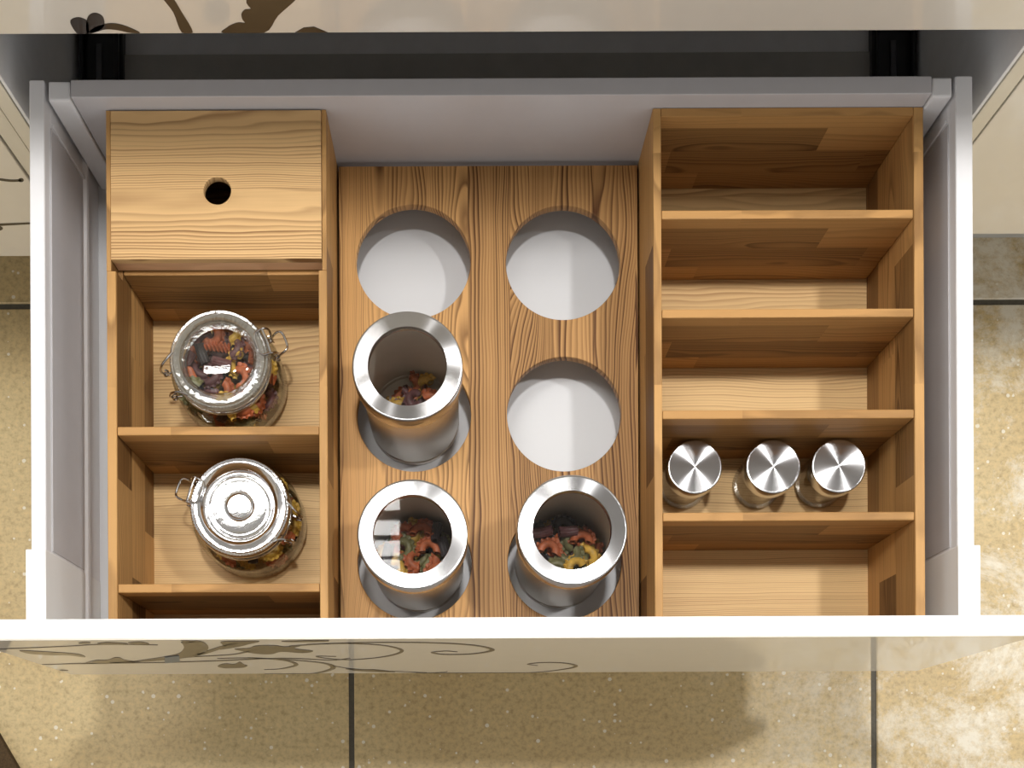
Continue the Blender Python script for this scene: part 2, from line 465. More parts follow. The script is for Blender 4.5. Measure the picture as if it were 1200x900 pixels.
# ceiling lights: the louvred one shows in the lids, the square ones are added fill
def overhead_light(x0, x1, y0, y1, bars, label, mat=None):
    r = empty('overhead_light', ((x0 + x1) / 2, (y0 + y1) / 2, CEIL), label, 'light')
    boxobj('diffuser', mat or M_LAMP, r, x0, x1, y0, y1, CEIL - 0.02, CEIL - 0.005, bev=0)
    fb = bmesh.new()
    for a in ((x0 - 0.03, x0, y0 - 0.03, y1 + 0.03), (x1, x1 + 0.03, y0 - 0.03, y1 + 0.03), (x0, x1, y0 - 0.03, y0), (x0, x1, y1, y1 + 0.03)):
        box(fb, *a, CEIL - 0.035, CEIL)
    link('frame', fb, M_LOUVRE, r)
    for y, w in bars:
        boxobj('louvre', M_LOUVRE, r, x0, x1, y - w / 2, y + w / 2, CEIL - 0.034, CEIL - 0.021, bev=0)
overhead_light(-1.35, -0.205, 0.60, 0.98, [(0.895, 0.03), (0.825, 0.014), (0.763, 0.008)], 'long louvred ceiling light over the left end of the drawer')
overhead_light(0.9, 1.5, -0.9, -0.3, [(-0.6, 0.02)], 'added square fill light behind the camera to the right', M_FILL)
overhead_light(-1.6, -1.0, -1.5, -0.9, [(-1.2, 0.02)], 'added square fill light behind the camera to the left', M_FILL)

# ------------------------------------------------------------------ cabinets
YF = 0.575
CX0, CX1 = -0.366, 0.428
D1 = 0.733
cab = empty('base_cabinet', ((CX0 + CX1) / 2, 0.85, 0.0), 'grey-lined base cabinet standing open behind the pulled-out drawer', 'cabinet')
for x0, x1 in ((CX0 - 0.003, CX0), (CX1, CX1 + 0.003)):
    boxobj('side_panel', M_GREYBOX, cab, x0, x1, YF + 0.001, 1.13, 0.10, 0.86)
boxobj('bottom_panel', M_GREYBOX, cab, CX0, CX1, 0.60, 1.13, zz(0.955), zz(0.937))
boxobj('back_panel', M_GREYBOX, cab, CX0, CX1, 1.11, 1.13, zz(0.937), 0.86)
boxobj('shadow_strip', M_DARKBOX, cab, XP(147, 0.937), XP(1022, 0.937), 0.60, YP(62, 0.932), zz(0.9365), zz(0.932))  # dark strip standing in for the drawer back's shadow on the bottom panel
for a, b in ((97, 147), (1022, 1072)):
    x0, x1 = XP(a, 0.93), XP(b, 0.93)
    r = boxobj('drawer_runner', M_BLACK, cab, x0, x1, 0.585, 1.05, zz(0.9365), zz(0.925), bev=0.002)
    xm = x0 + (x1 - x0) * 0.47
    boxobj('slot', M_SLOT, r, xm - 0.003, xm + 0.003, 0.60, YP(50, 0.925), zz(0.9249), zz(0.9235), bev=0.001)
    boxobj('rib', M_BLACK, r, x0 + 0.002, x0 + 0.006, 0.585, 1.05, zz(0.925), zz(0.919), bev=0.001)
    boxobj('rib', M_BLACK, r, x1 - 0.006, x1 - 0.002, 0.585, 1.05, zz(0.925), zz(0.919), bev=0.001)
boxobj('plinth', M_GREYBOX, cab, CX0, CX1, 0.63, 0.645, 0.0, 0.10)

# shapes of the printed flourish, given as pixels on an upright face at distance Y
def on_face(px, py, Y, out=0.0):
    dx, dy = px - 600, py - 450
    px, py = px - ROLL * dy, py + ROLL * dx        # undo the camera's slight roll
    D = Y * F / (NY - py)
    return Vector(((px - NX) * D / F, Y - out, CAMZ - D))
def clampz(v, rng):
    if len(rng) > 2: v.x = max(v.x, rng[2])
    v.z = min(max(v.z, rng[0]), rng[1]); return v
def leaf(par, rng, pts, Y, n=4, sm=True):
    bm = bmesh.new()
    q = [on_face(x, y, Y, 0.00005) for x, y in pts]
    if sm: q = smooth_path(q, n, closed=True)
    prism(bm, [clampz(v, rng) for v in q], (0, -0.0003, 0))
    return link('printed_leaf', bm, M_DECAL, par)
def vine(par, rng, pts, Y, w0=0.0015, w1=0.0015, wm=0.004):
    bm = bmesh.new()
    q = smooth_path([on_face(x, y, Y, 0.00005) for x, y in pts], 8)
    m = len(q)
    L, R = [], []
    for i in range(m):
        t = q[min(i + 1, m - 1)] - q[max(i - 1, 0)]
        t.normalize()
        nrm = Vector((-t.z, 0, t.x))
        u = i / (m - 1)
        w = (w0 * (1 - u) + w1 * u) + (wm - (w0 + w1) / 2) * math.sin(PI * u)
        L.append(q[i] + nrm * w / 2); R.append(q[i] - nrm * w / 2)
    dv = Vector((0, -0.0003, 0))
    rows = [[bm.verts.new(p) for p in (clampz(L[i], rng), clampz(R[i], rng))] for i in range(m)]
    rows2 = [[bm.verts.new(v.co + dv) for v in r] for r in rows]
    for i in range(m - 1):
        bm.faces.new((rows[i][0], rows[i + 1][0], rows[i + 1][1], rows[i][1]))
        bm.faces.new((rows2[i][0], rows2[i][1], rows2[i + 1][1], rows2[i + 1][0]))
        for k in (0, 1):
            bm.faces.new((rows[i][k], rows[i + 1][k], rows2[i + 1][k], rows2[i][k]))
    for i in (0, m - 1):
        bm.faces.new((rows[i][0], rows[i][1], rows2[i][1], rows2[i][0]))
    return link('printed_vine', bm, M_DECAL, par)

# closed drawer above
up = empty('closed_drawer', ((CX0 + CX1) / 2, YF, zz(D1)), 'closed glossy cream drawer above the open one, printed with brown flowers', 'drawer')
uf = boxobj('front_panel', M_CREAM, up, CX0 + 0.001, CX1 - 0.001, YF, YF + 0.016, zz(D1), 0.855, bev=0.0008)
ur = (zz(D1) + 0.0008, 0.85)
leaf(uf, ur, [(92, 40), (84, 30), (83, 23), (92, 20), (102, 24), (104, 32), (103, 40)], YF)
leaf(uf, ur, [(102, 40), (101, 26), (105, 17), (113, 15), (121, 20), (122, 30), (115, 36), (108, 38.5)], YF)
leaf(uf, ur, [(104, 37), (112, 31), (122, 28), (133, 27), (147, 30), (164, 38), (152, 38), (138, 35), (124, 34), (112, 37.2)], YF)
leaf(uf, ur, [(190, -4), (201, -4), (213, 14), (226, 37.6), (213, 37.6), (203, 14)], YF)
leaf(uf, ur, [(262, 38.5), (266, 32), (273, 28), (280, 26), (287, 26.5), (284, 22), (283, 16), (287, 11), (294, 10), (290, 5), (289, -2), (296, -30), (372, -30), (348, -2), (326, 18), (309, 38.5)], YF)
leaf(uf, ur, [(346, 37.7), (356, 32), (368, 31), (384, 37.7)], YF, sm=False)
vine(uf, ur, [(250, -260), (215, -160), (180, -60), (196, -4)], YF, 0.004, 0.006, 0.009)
vine(uf, ur, [(350, -25), (420, -110), (430, -190), (380, -240), (340, -200), (360, -160)], YF, 0.012, 0.004, 0.010)
boxobj('drawer_box', M_GREYBOX, up, CX0 + 0.03, CX1 - 0.03, YF + 0.017, 1.05, 0.52, 0.80)
tp = boxobj('worktop', M_TOP, None, -1.6, 1.7, 0.549, 1.2, 0.862, 0.90, bev=0.002)
tag(tp, 'pale stone worktop running above the drawers', 'worktop')

# neighbours
def neighbour(x_edge, sgn, zb, strips, label, curls):
    xo = x_edge + sgn * 0.62
    r = empty('base_cabinet', ((x_edge + xo) / 2, YF, 0), label, 'cabinet')
    x = x_edge
    for k, (w, nm) in enumerate(strips):
        boxobj(nm, M_CREAM2, r, x + sgn * 0.0007, x + sgn * (w - 0.0007), YF + (0.0 if k != 1 else 0.0015), YF + 0.016, zb, 0.855, bev=0.0006)
        x += sgn * w
    dr = boxobj('door', M_CREAM, r, x + sgn * 0.001, xo, YF, YF + 0.018, zb, 0.855, bev=0.001)
    a, b_ = sorted((x_edge + sgn * 0.02, xo))
    boxobj('carcass', M_GREYBOX, r, a, b_, YF + 0.02, 1.13, zb, 0.86)
    boxobj('plinth', M_DARKBOX, r, a, b_, 0.645, 0.66, 0.0, zb)
    if curls:
        nr = (zb, 0.85)
        vine(dr, nr, [(-60, 185), (-30, 202), (-8, 208.5), (12, 211.5), (25, 211)], YF, 0.003, 0.0025, 0.0035)
        leaf(dr, nr, [(22, 209.5), (26, 208.8), (28, 211), (26, 213), (22, 212.5)], YF)
        vine(dr, nr, [(-60, 275), (-30, 266), (-5, 263.6), (15, 262.5), (36, 261.5)], YF, 0.003, 0.0025, 0.0035)
        leaf(dr, nr, [(-8, 264.5), (0, 264.8), (3.5, 267.5), (0, 270), (-10, 271)], YF)
neighbour(CX0 - 0.003, -1, zz(YF * F / (NY - 298)), [(0.0145, 'end_panel'), (0.0165, 'filler_strip')], 'cream cabinet left of the open drawer with thin brown curls printed on its door', True)
neighbour(CX1 + 0.003, 1, zz(YF * F / (NY - 277)), [(0.0145, 'end_panel')], 'plain cream cabinet right of the open drawer', False)
# plain lower front under the open drawer
lo = boxobj('lower_drawer_front', M_CREAM, None, CX0 + 0.001, CX1 - 0.001, YF + 0.001, YF + 0.017, 0.10, zz(0.945), bev=0.001)
tag(lo, 'low cream drawer front hidden in the shade under the open drawer', 'drawer front')

# ------------------------------------------------------------------ the open drawer
DR = 0.79           # rim
DB = 0.905          # inner bottom
XL0, XL1 = XP(35.5, DR), XP(53, DR)
XR0, XR1 = XP(1121.5, DR), XP(1141.5, DR)
YO = 0.1227; YI = 0.1385
YB0, YB1 = YP(112, DR), YP(92, DR)
dw = empty('open_drawer', ((XL0 + XR1) / 2, 0.36, zz(0.925)), 'wide white drawer pulled out, with glossy cream front printed with brown vines', 'drawer')
FX0 = CX0 - 0.008
fp = boxobj('front_panel', M_CREAM, dw, FX0, CX1 - 0.001, YO, YO + 0.0014, zz(0.93), zz(0.7351), bev=0.0003)
tag(fp, label='glossy cream outer face of the drawer front')
fe = boxobj('front_core', M_EDGE, dw, FX0 + 0.0002, CX1 - 0.0012, YO + 0.0013, YI, zz(0.9298), zz(0.7348), bev=0.0004)
fr_ = (zz(0.9295), zz(0.7355), FX0 + 0.002)
V = lambda pts, *w: vine(fp, fr_, pts, YO, *w)
Lf = lambda pts, **k: leaf(fp, fr_, pts, YO, **k)
V([(-30, 762), (0, 760.5), (40, 759), (80, 757.2), (120, 755), (185, 755.6)], 0.002, 0.002, 0.003)
for a in ([(92, 753.4), (98, 752.2), (106, 752.6), (104, 754), (95, 754.2)], [(114, 753.8), (124, 752.4), (136, 752.8), (150, 754), (130, 755)], [(150, 753), (160, 751.8), (168, 752.2), (175, 754.5), (158, 754.6)]):
    Lf(a)
Lf([(23, 762), (50, 763.3), (80, 765), (95, 767), (99.5, 770), (80, 767.6), (60, 767.5), (35, 765.8)])
V([(33, 778.6), (60, 778.5), (95, 777.4), (130, 776.4), (190, 773), (230, 767.5), (262, 757.5), (280, 752.5)], 0.0015, 0.005, 0.005)
V([(95, 777.6), (150, 776.8), (200, 776), (260, 774), (310, 771.8), (345, 771.5), (390, 773.5), (410, 771)], 0.003, 0.0015, 0.004)
Lf([(100, 777.4), (112, 773.5), (126, 773), (134, 770.3), (141, 770.5), (146, 773), (160, 775.5), (130, 777.2)])
V([(160, 775), (200, 770), (222, 766), (230, 759), (225, 752.2), (215, 751.6)], 0.004, 0.014, 0.018)
V([(170, 774), (220, 770), (275, 766.5), (300, 760)], 0.003, 0.003, 0.003)
Lf([(62, 785.6), (72, 784.9), (80, 785.6), (72, 786.1)])
Lf([(259, 751.8), (280, 751.2), (304, 751.2), (290, 755), (280, 757.5), (258, 761), (262, 756.5)])
Lf([(275, 760.2), (292, 759.2), (300, 756.5), (322, 756), (333, 757.5), (352, 756.6), (345, 759.6), (367, 762.5), (355, 765), (330, 763.5), (318, 766.3), (300, 765.8), (285, 763)])
Lf([(330, 751.2), (350, 750.6), (362, 750.2), (384, 750.2), (380, 751.8), (340, 752.2)])
Lf([(255, 780.5), (263, 777.5), (275, 778), (281, 775.3), (286, 778.5), (290, 780), (284, 782.2), (270, 782.8), (262, 782.6)])
V([(340, 757), (380, 754.4), (420, 754.2), (455, 757), (471, 763), (450, 769.5), (410, 773), (380, 771), (372, 768.8), (394, 769.2)], 0.003, 0.0015, 0.003)
V([(360, 755), (420, 753), (500, 753), (555, 756), (577, 761.5), (555, 766), (522, 766.8), (507, 764.4), (522, 762.8), (536, 763.8)], 0.002, 0.0015, 0.004)
V([(255, 771.5), (300, 771), (335, 774), (347, 779), (330, 783.5), (310, 784.6)], 0.002, 0.0015, 0.004)
V([(290, 770.5), (345, 773.5), (382, 777.5), (390, 783), (372, 788.5), (350, 790)], 0.002, 0.002, 0.005)
V([(390, 780), (405, 782.5), (440, 785.6), (500, 788)], 0.002, 0.001, 0.002)
Lf([(405, 783.6), (425, 784.2), (443, 784.6), (463, 787.4), (440, 787), (420, 786)])
V([(500, 788.5), (580, 789), (630, 787.6), (665, 783.5), (675, 780), (660, 776.8), (635, 776.4), (619, 778.2), (630, 779.8)], 0.001, 0.0015, 0.0035)
V([(480, 787), (495, 788.6), (520, 787.6), (524, 786.6)], 0.001, 0.001, 0.0015)
Lf([(313, 791), (325, 789.8), (345, 789.2), (362, 789.8), (350, 791.2)])
bm = bmesh.new()
prism(bm, [on_face(x, y, YO, 0.0005) for x, y in ((193, 769.5), (210, 767.5), (211, 774.5), (193, 776.5))], (0, -0.0003, 0))  # small flat blue-grey square on the front face
tag(link('square_mark', bm, M_MARK, fp), label='small blue-grey square mark among the printed leaves')

def side_profile(xo, xi, name):
    s = 1 if xi > xo else -1
    pts = [(xo, 0.925), (xo, DR + 0.001), (xo + s * 0.001, DR), (xi - s * 0.0006, DR), (xi, DR + 0.0008), (xi, 0.8), (xi + s * 0.0004, 0.803),
           (xi + s * 0.0004, 0.868), (xi + s * 0.003, 0.871), (xi + s * 0.0036, 0.874), (xi + s * 0.002, 0.8765), (xi + s * 0.0006, 0.878), (xi + s * 0.0006, 0.925)]
    bm = bmesh.new()
    prism(bm, [Vector((x, YI, zz(d))) for x, d in pts], (0, YB1 - YI, 0))
    return link(name, bm, M_WHITE, dw)
for xo, xi in ((XL0, XL1), (XR1, XR0)):
    s = 1 if xi > xo else -1
    sp = side_profile(xo, xi, 'side_panel')
    lin = bmesh.new()
    box(lin, xi + s * 0.0004, xi + s * 0.0012, YI + 0.068, 0.552, zz(0.867), zz(0.801), bev=0.0003, seg=1)
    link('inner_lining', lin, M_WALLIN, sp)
    boxobj('trim_bead', M_WHITE, sp, xi + s * 0.0003, xi + s * 0.0022, 0.5535, 0.5565, zz(0.873), zz(0.803), bev=0.0004)
    boxobj('front_bracket', M_EDGE, dw, xo - s * 0.0032, xi + s * 0.0011, YI, YP(641, 0.787), zz(0.92), zz(0.787), bev=0.0008)
    # upright corner post
    xa, xb = (XP(57.5, DR), XP(83.6, DR)) if s > 0 else (XP(1118, DR), XP(1094.2, DR))
    boxobj('corner_post', M_WHITE, dw, xa, xb, YP(115, DR), YB1, zz(0.92), zz(0.7905), bev=0.0016)
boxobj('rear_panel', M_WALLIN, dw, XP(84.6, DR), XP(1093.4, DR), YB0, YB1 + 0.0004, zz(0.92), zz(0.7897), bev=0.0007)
boxobj('bottom_panel', M_BOTTOM, dw, XL1 - 0.004, XR0 + 0.004, YI, YB1 - 0.002, zz(0.92), zz(DB), bev=0)

# ------------------------------------------------------------------ wooden trays
DT = 0.8045; DF = 0.90
TYB = YP(127.5, DT)
TYF = 0.1405
def tray(name_label, xo0, xi0, xi1, xo1, divs, rebate=None):
    r = empty('drawer_organiser', ((xo0 + xo1) / 2, (TYF + TYB) / 2, zz(DB)), name_label, 'organiser')
    for xo, xi in ((xo0, xi0), (xo1, xi1)):
        ye = rebate if rebate else TYB
        if not rebate:
            boxobj('side_wall', W_SIDE, r, xo, xi, TYF, TYB, zz(DB - 0.0003), zz(DT), bev=0.0007)
        else:
            bm = bmesh.new()
            prism(bm, [Vector((xo, y, z)) for y, z in ((TYF, zz(DB - 0.0003)), (TYB, zz(DB - 0.0003)), (TYB, zz(0.8212)), (ye, zz(0.8212)), (ye, zz(DT)), (TYF, zz(DT)))], (xi - xo, 0, 0))
            bmesh.ops.bevel(bm, geom=bm.edges[:], offset=0.0005, segments=1, affect='EDGES')
            w_ = flat_faces(link('side_wall', bm, W_SIDE, r, True))
            sx_ = 1 if xi > xo else -1
            boxobj('rebate_lip', W_SIDE, w_, xo, xo + sx_ * 0.0036, ye, TYB, zz(0.8212), zz(DT), bev=0.0003)
    boxobj('base', W_BASE, r, xi0, xi1, TYF, TYB, zz(DB - 0.0003), zz(DF), bev=0)
    boxobj('rear_wall', W_DIV, r, xi0 + 0.0002, xi1 - 0.0002, TYB - 0.0068, TYB, zz(DF), zz(0.8212 if rebate else DT), bev=0.0005)
    boxobj('front_wall', W_DIV, r, xi0 + 0.0002, xi1 - 0.0002, TYF, TYF + 0.0068, zz(DF), zz(DT), bev=0.0005)
    for y, dt in divs:
        boxobj('divider', W_DIV, r, xi0 + 0.0003, xi1 - 0.0003, y, y + 0.0072, zz(DF), zz(dt), bev=0.0009)
    return r
LX = (XP(125.5, DT), XP(136.5, DT), XP(374, DT), XP(383.5, DT))
RX = (XP(766.5, DT), XP(776, DT), XP(1072, DT), XP(1083.5, DT))
LIDF = YP(303, DT)
lt = tray('light ash wooden organiser at the left of the drawer, holding two round jars', *LX, [(YP(321, 0.8215), 0.8215), (YP(508, DT), DT + 0.0006), (YP(692.5, DT), DT + 0.0006)], rebate=YP(315.5, DT))
rt = tray('ash wooden organiser at the right of the drawer with five open compartments', *RX, [(YP(257, DT), DT + 0.0006), (YP(373, DT), DT + 0.0006), (YP(491.5, DT), DT + 0.0006), (YP(611.5, DT), DT + 0.0006)])
# the left tray's walls are rebated under the lid: the lid lies in from above
lid = empty('box_lid', ((LX[0] + LX[3]) / 2, (LIDF + TYB) / 2, zz(0.8208)), 'flat pale ash lid with a round finger hole, closing the left organiser', 'lid')
lx0, lx1 = LX[0] + 0.0040, LX[3] - 0.0040
plate_with_holes('lid_board', W_LID, lid, lx0, lx1, LIDF + 0.0002, TYB - 0.001, zz(DT + 0.0055), zz(DT - 0.0012), [(XP(256, DT), YP(223, DT), 0.0112)])
boxobj('front_lip', W_LIP, lid, lx0, lx1, LIDF + 0.0003, LIDF + 0.009, zz(0.8208), zz(DT + 0.0056), bev=0.0004)
boxobj('rear_lip', W_LIP, lid, lx0, lx1, TYB - 0.0068, TYB - 0.0012, zz(0.8208), zz(DT + 0.0056), bev=0.0004)

# middle board with six round holes
DBo = 0.868
hr = 67 * DBo / F
hc = [(XP(485, DBo), YP(306, DBo), hr), (XP(660.5, DBo), YP(308, DBo), hr), (XP(485, DBo), YP(485, DBo), hr), (XP(661, DBo), YP(485.5, DBo), hr),
      (XP(485, DBo), YP(659, DBo), hr), (XP(661, DBo), YP(659, DBo), hr)]
bx0, bx1 = XP(398, DBo), XP(748, DBo)
mb = empty('jar_holder', ((bx0 + bx1) / 2, (TYF + TYB) / 2, zz(DB)), 'ash board with six round holes between the two wooden organisers', 'jar holder')
plate_with_holes('board', W_BOARD, mb, bx0, bx1, TYF, YP(194, DBo), zz(DBo + 0.0085), zz(DBo), hc)
for a in ((bx0 + 0.0005, bx0 + 0.007), (bx1 - 0.007, bx1 - 0.0005)):
    boxobj('support_rail', W_SIDE, mb, *a, TYF + 0.001, YP(194, DBo) - 0.001, zz(DB - 0.0003), zz(DBo + 0.0085), bev=0)

# ------------------------------------------------------------------ steel canisters
def canister(cx, cy, h, label, tilt=0):
    z = zz(DB) + 0.0002
    c = (cx, cy, z)
    r = empty('canister', c, label, 'canister', 'steel canisters in the round holes')
    R = 0.0407
    bm = bmesh.new()
    lathe(bm, c, [(0, 0), (R - 0.001, 0), (R, 0.001), (R, 0.006), (R - 0.0014, 0.0068), (R - 0.0014, 0.009), (R, 0.0098), (R, h - 0.013), (R - 0.0009, h - 0.013), (R - 0.0009, 0.002), (0, 0.002)], 96)
    bd_ = link('body', bm, M_BODY, r, True)
    bm = bmesh.new(); lathe(bm, c, [(0, 0.003), (R - 0.0012, 0.003), (R - 0.0012, h - 0.014)], 96)
    link('inner_wall', bm, M_INNER, bd_, True)
    RL = 0.0447
    bm = bmesh.new()
    lathe(bm, c, [(RL - 0.0008, h - 0.016), (RL, h - 0.0152), (RL, h - 0.0015), (RL - 0.0006, h - 0.0004), (RL - 0.0016, h), (RL - 0.0019, h), (RL - 0.0024, h), (RL * 0.74, h), (RL * 0.725, h), (RL * 0.715, h), (RL * 0.705, h - 0.0012), (RL * 0.705, h - 0.006), (RL * 0.735, h - 0.006), (RL * 0.735, h - 0.004),
                  (R - 0.0006, h - 0.004), (R - 0.0006, h - 0.016)], 96, close=True)
    lr = link('lid_ring', bm, M_STEEL, r, True)
    bm = bmesh.new()
    lathe(bm, c, [(0, h - 0.0016), (RL * 0.7, h - 0.0016)], 96)
    link('lid_window', bm, M_WINDOW, lr, False)
    return r
DL = 0.790
HC = DB - DL
cans = [(XP(477.5, DL), YP(428.5, DL)), (XP(482.6, DL), YP(625.8, DL)), (XP(669.8, DL), YP(621.5, DL))]
clab = ['brushed steel canister in the middle left hole, a little pasta deep under its window lid',
        'brushed steel canister in the front left hole, half its window lid mirroring white light',
        'brushed steel canister in the front right hole, orange pasta showing through its window lid']
for (x, y), l in zip(cans, clab):
    canister(x, y, HC, l)

# ------------------------------------------------------------------ little spice jars
def spice(cx, cy, label):
    z = zz(DF) + 0.0001
    h = 0.0515
    c = (cx, cy, z)
    r = empty('spice_jar', c, label, 'spice jar', 'small glass spice jars with steel caps')
    R = 0.0222
    bm = bmesh.new()
    lathe(bm, c, [(0, 0), (R - 0.002, 0), (R - 0.0004, 0.0008), (R, 0.003), (R, h - 0.0125), (R - 0.003, h - 0.0115)], 64)
    link('glass_body', bm, M_GLASS2, r, True)
    RL = 0.0234
    bm = bmesh.new(); lathe(bm, c, [(R - 0.0035, 0.0012), (R - 0.001, 0.0012), (R - 0.0008, 0.0034), (R - 0.0035, 0.0042)], 64, close=True)
    link('base_ring', bm, M_RIMGLASS, r, True)
    bm = bmesh.new()
    lathe(bm, c, [(RL - 0.0006, h - 0.0135), (RL, h - 0.013), (RL, h - 0.0010), (RL - 0.0003, h - 0.0003), (RL - 0.0012, h), (RL - 0.0014, h), (RL - 0.0018, h), (RL * 0.6, h), (RL * 0.3, h), (RL * 0.05, h), (0.0, h)], 96)
    link('cap', bm, M_STEEL, r, True)
    return r
DS = DF - 0.0515
for px, l in ((814, 'small glass spice jar with brushed steel cap, nearest the holder board'),
              (906, 'small glass spice jar with brushed steel cap, middle one of three'),
              (983, 'small glass spice jar with brushed steel cap, nearest the right drawer side')):
    spice(XP(px, DS), YP(548 if px < 950 else 547.5, DS), l)

# ------------------------------------------------------------------ clip-top jars
def clip_jar(cx, cy, ang, top_metal, label):
    z = zz(DF) + 0.0002
    c = (cx, cy, z)
    r = empty('clip_top_jar', c, label, 'jar')
    R = 0.0485
    bm = bmesh.new()
    lathe(bm, c, [(0, 0.002), (R * 0.7, 0.002), (R * 0.78, 0.0), (R * 0.93, 0.001), (R, 0.008), (R, 0.033), (R * 0.98, 0.040), (R * 0.88, 0.047), (R * 0.81, 0.0495), (R * 0.81, 0.052)], 96)
    link('glass_body', bm, M_GLASS, r, True)
    bm = bmesh.new(); lathe(bm, c, [(R * 0.86, 0.0012), (R * 0.93, 0.0018), (R * 0.975, 0.0085), (R * 0.95, 0.0110), (R * 0.90, 0.0050)], 96, close=True)
    link('base_ring', bm, M_RIMGLASS, r, True)
    bm = bmesh.new()      # neck ring
    lathe(bm, c, [(R * 0.80, 0.0485), (R * 0.875, 0.0492), (R * 0.89, 0.0515), (R * 0.875, 0.0538), (R * 0.80, 0.0542), (R * 0.77, 0.0515)], 96, close=True)
    link('neck_ring', bm, M_RIMGLASS, r, True)
    bm = bmesh.new()
    lathe(bm, c, [(R * 0.70, 0.0543), (R * 0.85, 0.0543), (R * 0.865, 0.0555), (R * 0.845, 0.0567), (R * 0.70, 0.0567)], 96, close=True)
    link('rubber_seal', bm, M_SEAL, r, True)
    # lid: flat flange, step, ring and low dome
    bm = bmesh.new()
    prof = [(R * 0.70, 0.0567), (R * 0.865, 0.0567), (R * 0.885, 0.0585), (R * 0.88, 0.0612), (R * 0.855, 0.0625), (R * 0.82, 0.0622), (R * 0.80, 0.0630), (R * 0.70, 0.0628), (R * 0.66, 0.0640),
            (R * 0.635, 0.0655), (R * 0.61, 0.0640)]
    if top_metal:
        prof += [(R * 0.59, 0.0612), (R * 0.56, 0.0610), (R * 0.53, 0.0634), (R * 0.50, 0.0638), (R * 0.47, 0.0634), (R * 0.27, 0.0636), (R * 0.25, 0.0652), (R * 0.225, 0.0655), (R * 0.20, 0.0640), (R * 0.10, 0.0637), (0, 0.0638)]
        lm = M_SILVER
        prof = prof[1:]
        lathe(bm, c, prof, 96)
        lo_ = link('lid', bm, lm, r, True)
    else:
        prof += [(R * 0.60, 0.0560)]
        lathe(bm, c, prof, 96, close=True)
        lo_ = link('lid', bm, M_RIMGLASS, r, True)
        bm = bmesh.new()
        lathe(bm, c, [(R * 0.61, 0.0645), (R * 0.52, 0.0672), (R * 0.36, 0.0692), (R * 0.18, 0.0702), (0, 0.0705)], 96)
        link('lid_dome', bm, M_GLASS, lo_, True)
    # beads round the flange
    bm = bmesh.new()
    nb = 96
    for i in range(nb):
        a = 2 * PI * i / nb
        mtx = Matrix.Translation((c[0] + R * 0.853 * math.cos(a), c[1] + R * 0.853 * math.sin(a), z + 0.0625))
        bmesh.ops.create_icosphere(bm, subdivisions=1, radius=0.00085, matrix=mtx)
    tag(link('bead_ring', bm, M_SILVER if top_metal else M_RIMGLASS, lo_, True), kind='stuff')
    # wire bail: a rounded wire round the neck, hinge loops on one side, clasp on the other
    u = Vector((math.cos(ang), math.sin(ang), 0)); w = Vector((-math.sin(ang), math.cos(ang), 0)); C0 = Vector(c)
    def q(a, b_, h): return C0 + u * a + w * b_ + Vector((0, 0, h))
    bm = bmesh.new()
    rr = R * 0.835
    tube(bm, [C0 + Vector((rr * math.cos(2 * PI * i / 72), rr * math.sin(2 * PI * i / 72), 0.0465)) for i in range(72)], 0.0009, 8, True)
    link('neck_wire', bm, M_CHROME, r, True)
    # clasp side (+u)
    e = R * 0.88
    bm = bmesh.new()
    box_pts = [q(e - 0.006, 0.010, 0.0632), q(e + 0.001, 0.011, 0.0640), q(e + 0.0055, 0.0105, 0.0600), q(e + 0.0060, 0.009, 0.0530), q(e + 0.005, 0.008, 0.047)]
    tube(bm, smooth_path(box_pts, 5), 0.0010)
    box_pts = [q(e - 0.006, -0.010, 0.0632), q(e + 0.001, -0.011, 0.0640), q(e + 0.0055, -0.0105, 0.0600), q(e + 0.0060, -0.009, 0.0530), q(e + 0.005, -0.008, 0.047)]
    tube(bm, smooth_path(box_pts, 5), 0.0010)
    tube(bm, smooth_path([q(e - 0.006, 0.010, 0.0632), q(e - 0.0078, 0.006, 0.0636), q(e - 0.008, 0, 0.0637), q(e - 0.0078, -0.006, 0.0636), q(e - 0.006, -0.010, 0.0632)], 5), 0.0010)
    tube(bm, smooth_path([q(e + 0.0008, 0.0105, 0.0645), q(e + 0.0012, 0, 0.0650), q(e + 0.0008, -0.0105, 0.0645)], 5), 0.0010)
    link('clasp_wire', bm, M_CHROME, r, True)
    bm = bmesh.new()
    tube(bm, smooth_path([q(e + 0.004, 0.0085, 0.046), q(e + 0.009, 0.009, 0.052), q(e + 0.0135, 0.0085, 0.0545), q(e + 0.0160, 0.005, 0.0535), q(e + 0.0160, -0.005, 0.0535), q(e + 0.0135, -0.0085, 0.0545), q(e + 0.009, -0.009, 0.052), q(e + 0.004, -0.0085, 0.046)], 5), 0.0010)
    link('lever_handle', bm, M_CHROME, r, True)
    for s in (1, -1):
        bm = bmesh.new()
        hel = [q(e + 0.004 + 0.0020 * math.cos(t * 0.7), s * (0.0055 + 0.00028 * t), 0.046 + 0.0020 * math.sin(t * 0.7)) for t in range(0, 22)]
        tube(bm, hel, 0.0007, 6)
        link('wire_coil', bm, M_CHROME, r, True)
    # hinge side (-u): two loops hooked to the neck wire
    for s in (1, -1):
        bm = bmesh.new()
        pts = [q(-e + 0.0075, s * 0.0195, 0.0625), q(-e + 0.001, s * 0.0150, 0.0640), q(-e - 0.005, s * 0.0125, 0.0615), q(-e - 0.0082, s * 0.0115, 0.0550), q(-e - 0.0070, s * 0.0110, 0.0490), q(-e - 0.0025, s * 0.0110, 0.0475), q(-e + 0.001, s * 0.0120, 0.0475)]
        tube(bm, smooth_path(pts, 5), 0.0010)
        pts = [q(-e - 0.0055 + 0.0021 * math.cos(t * 0.75), s * (0.0085 + 0.00026 * t), 0.0485 + 0.0021 * math.sin(t * 0.75)) for t in range(0, 20)]
        tube(bm, pts, 0.0007, 6)
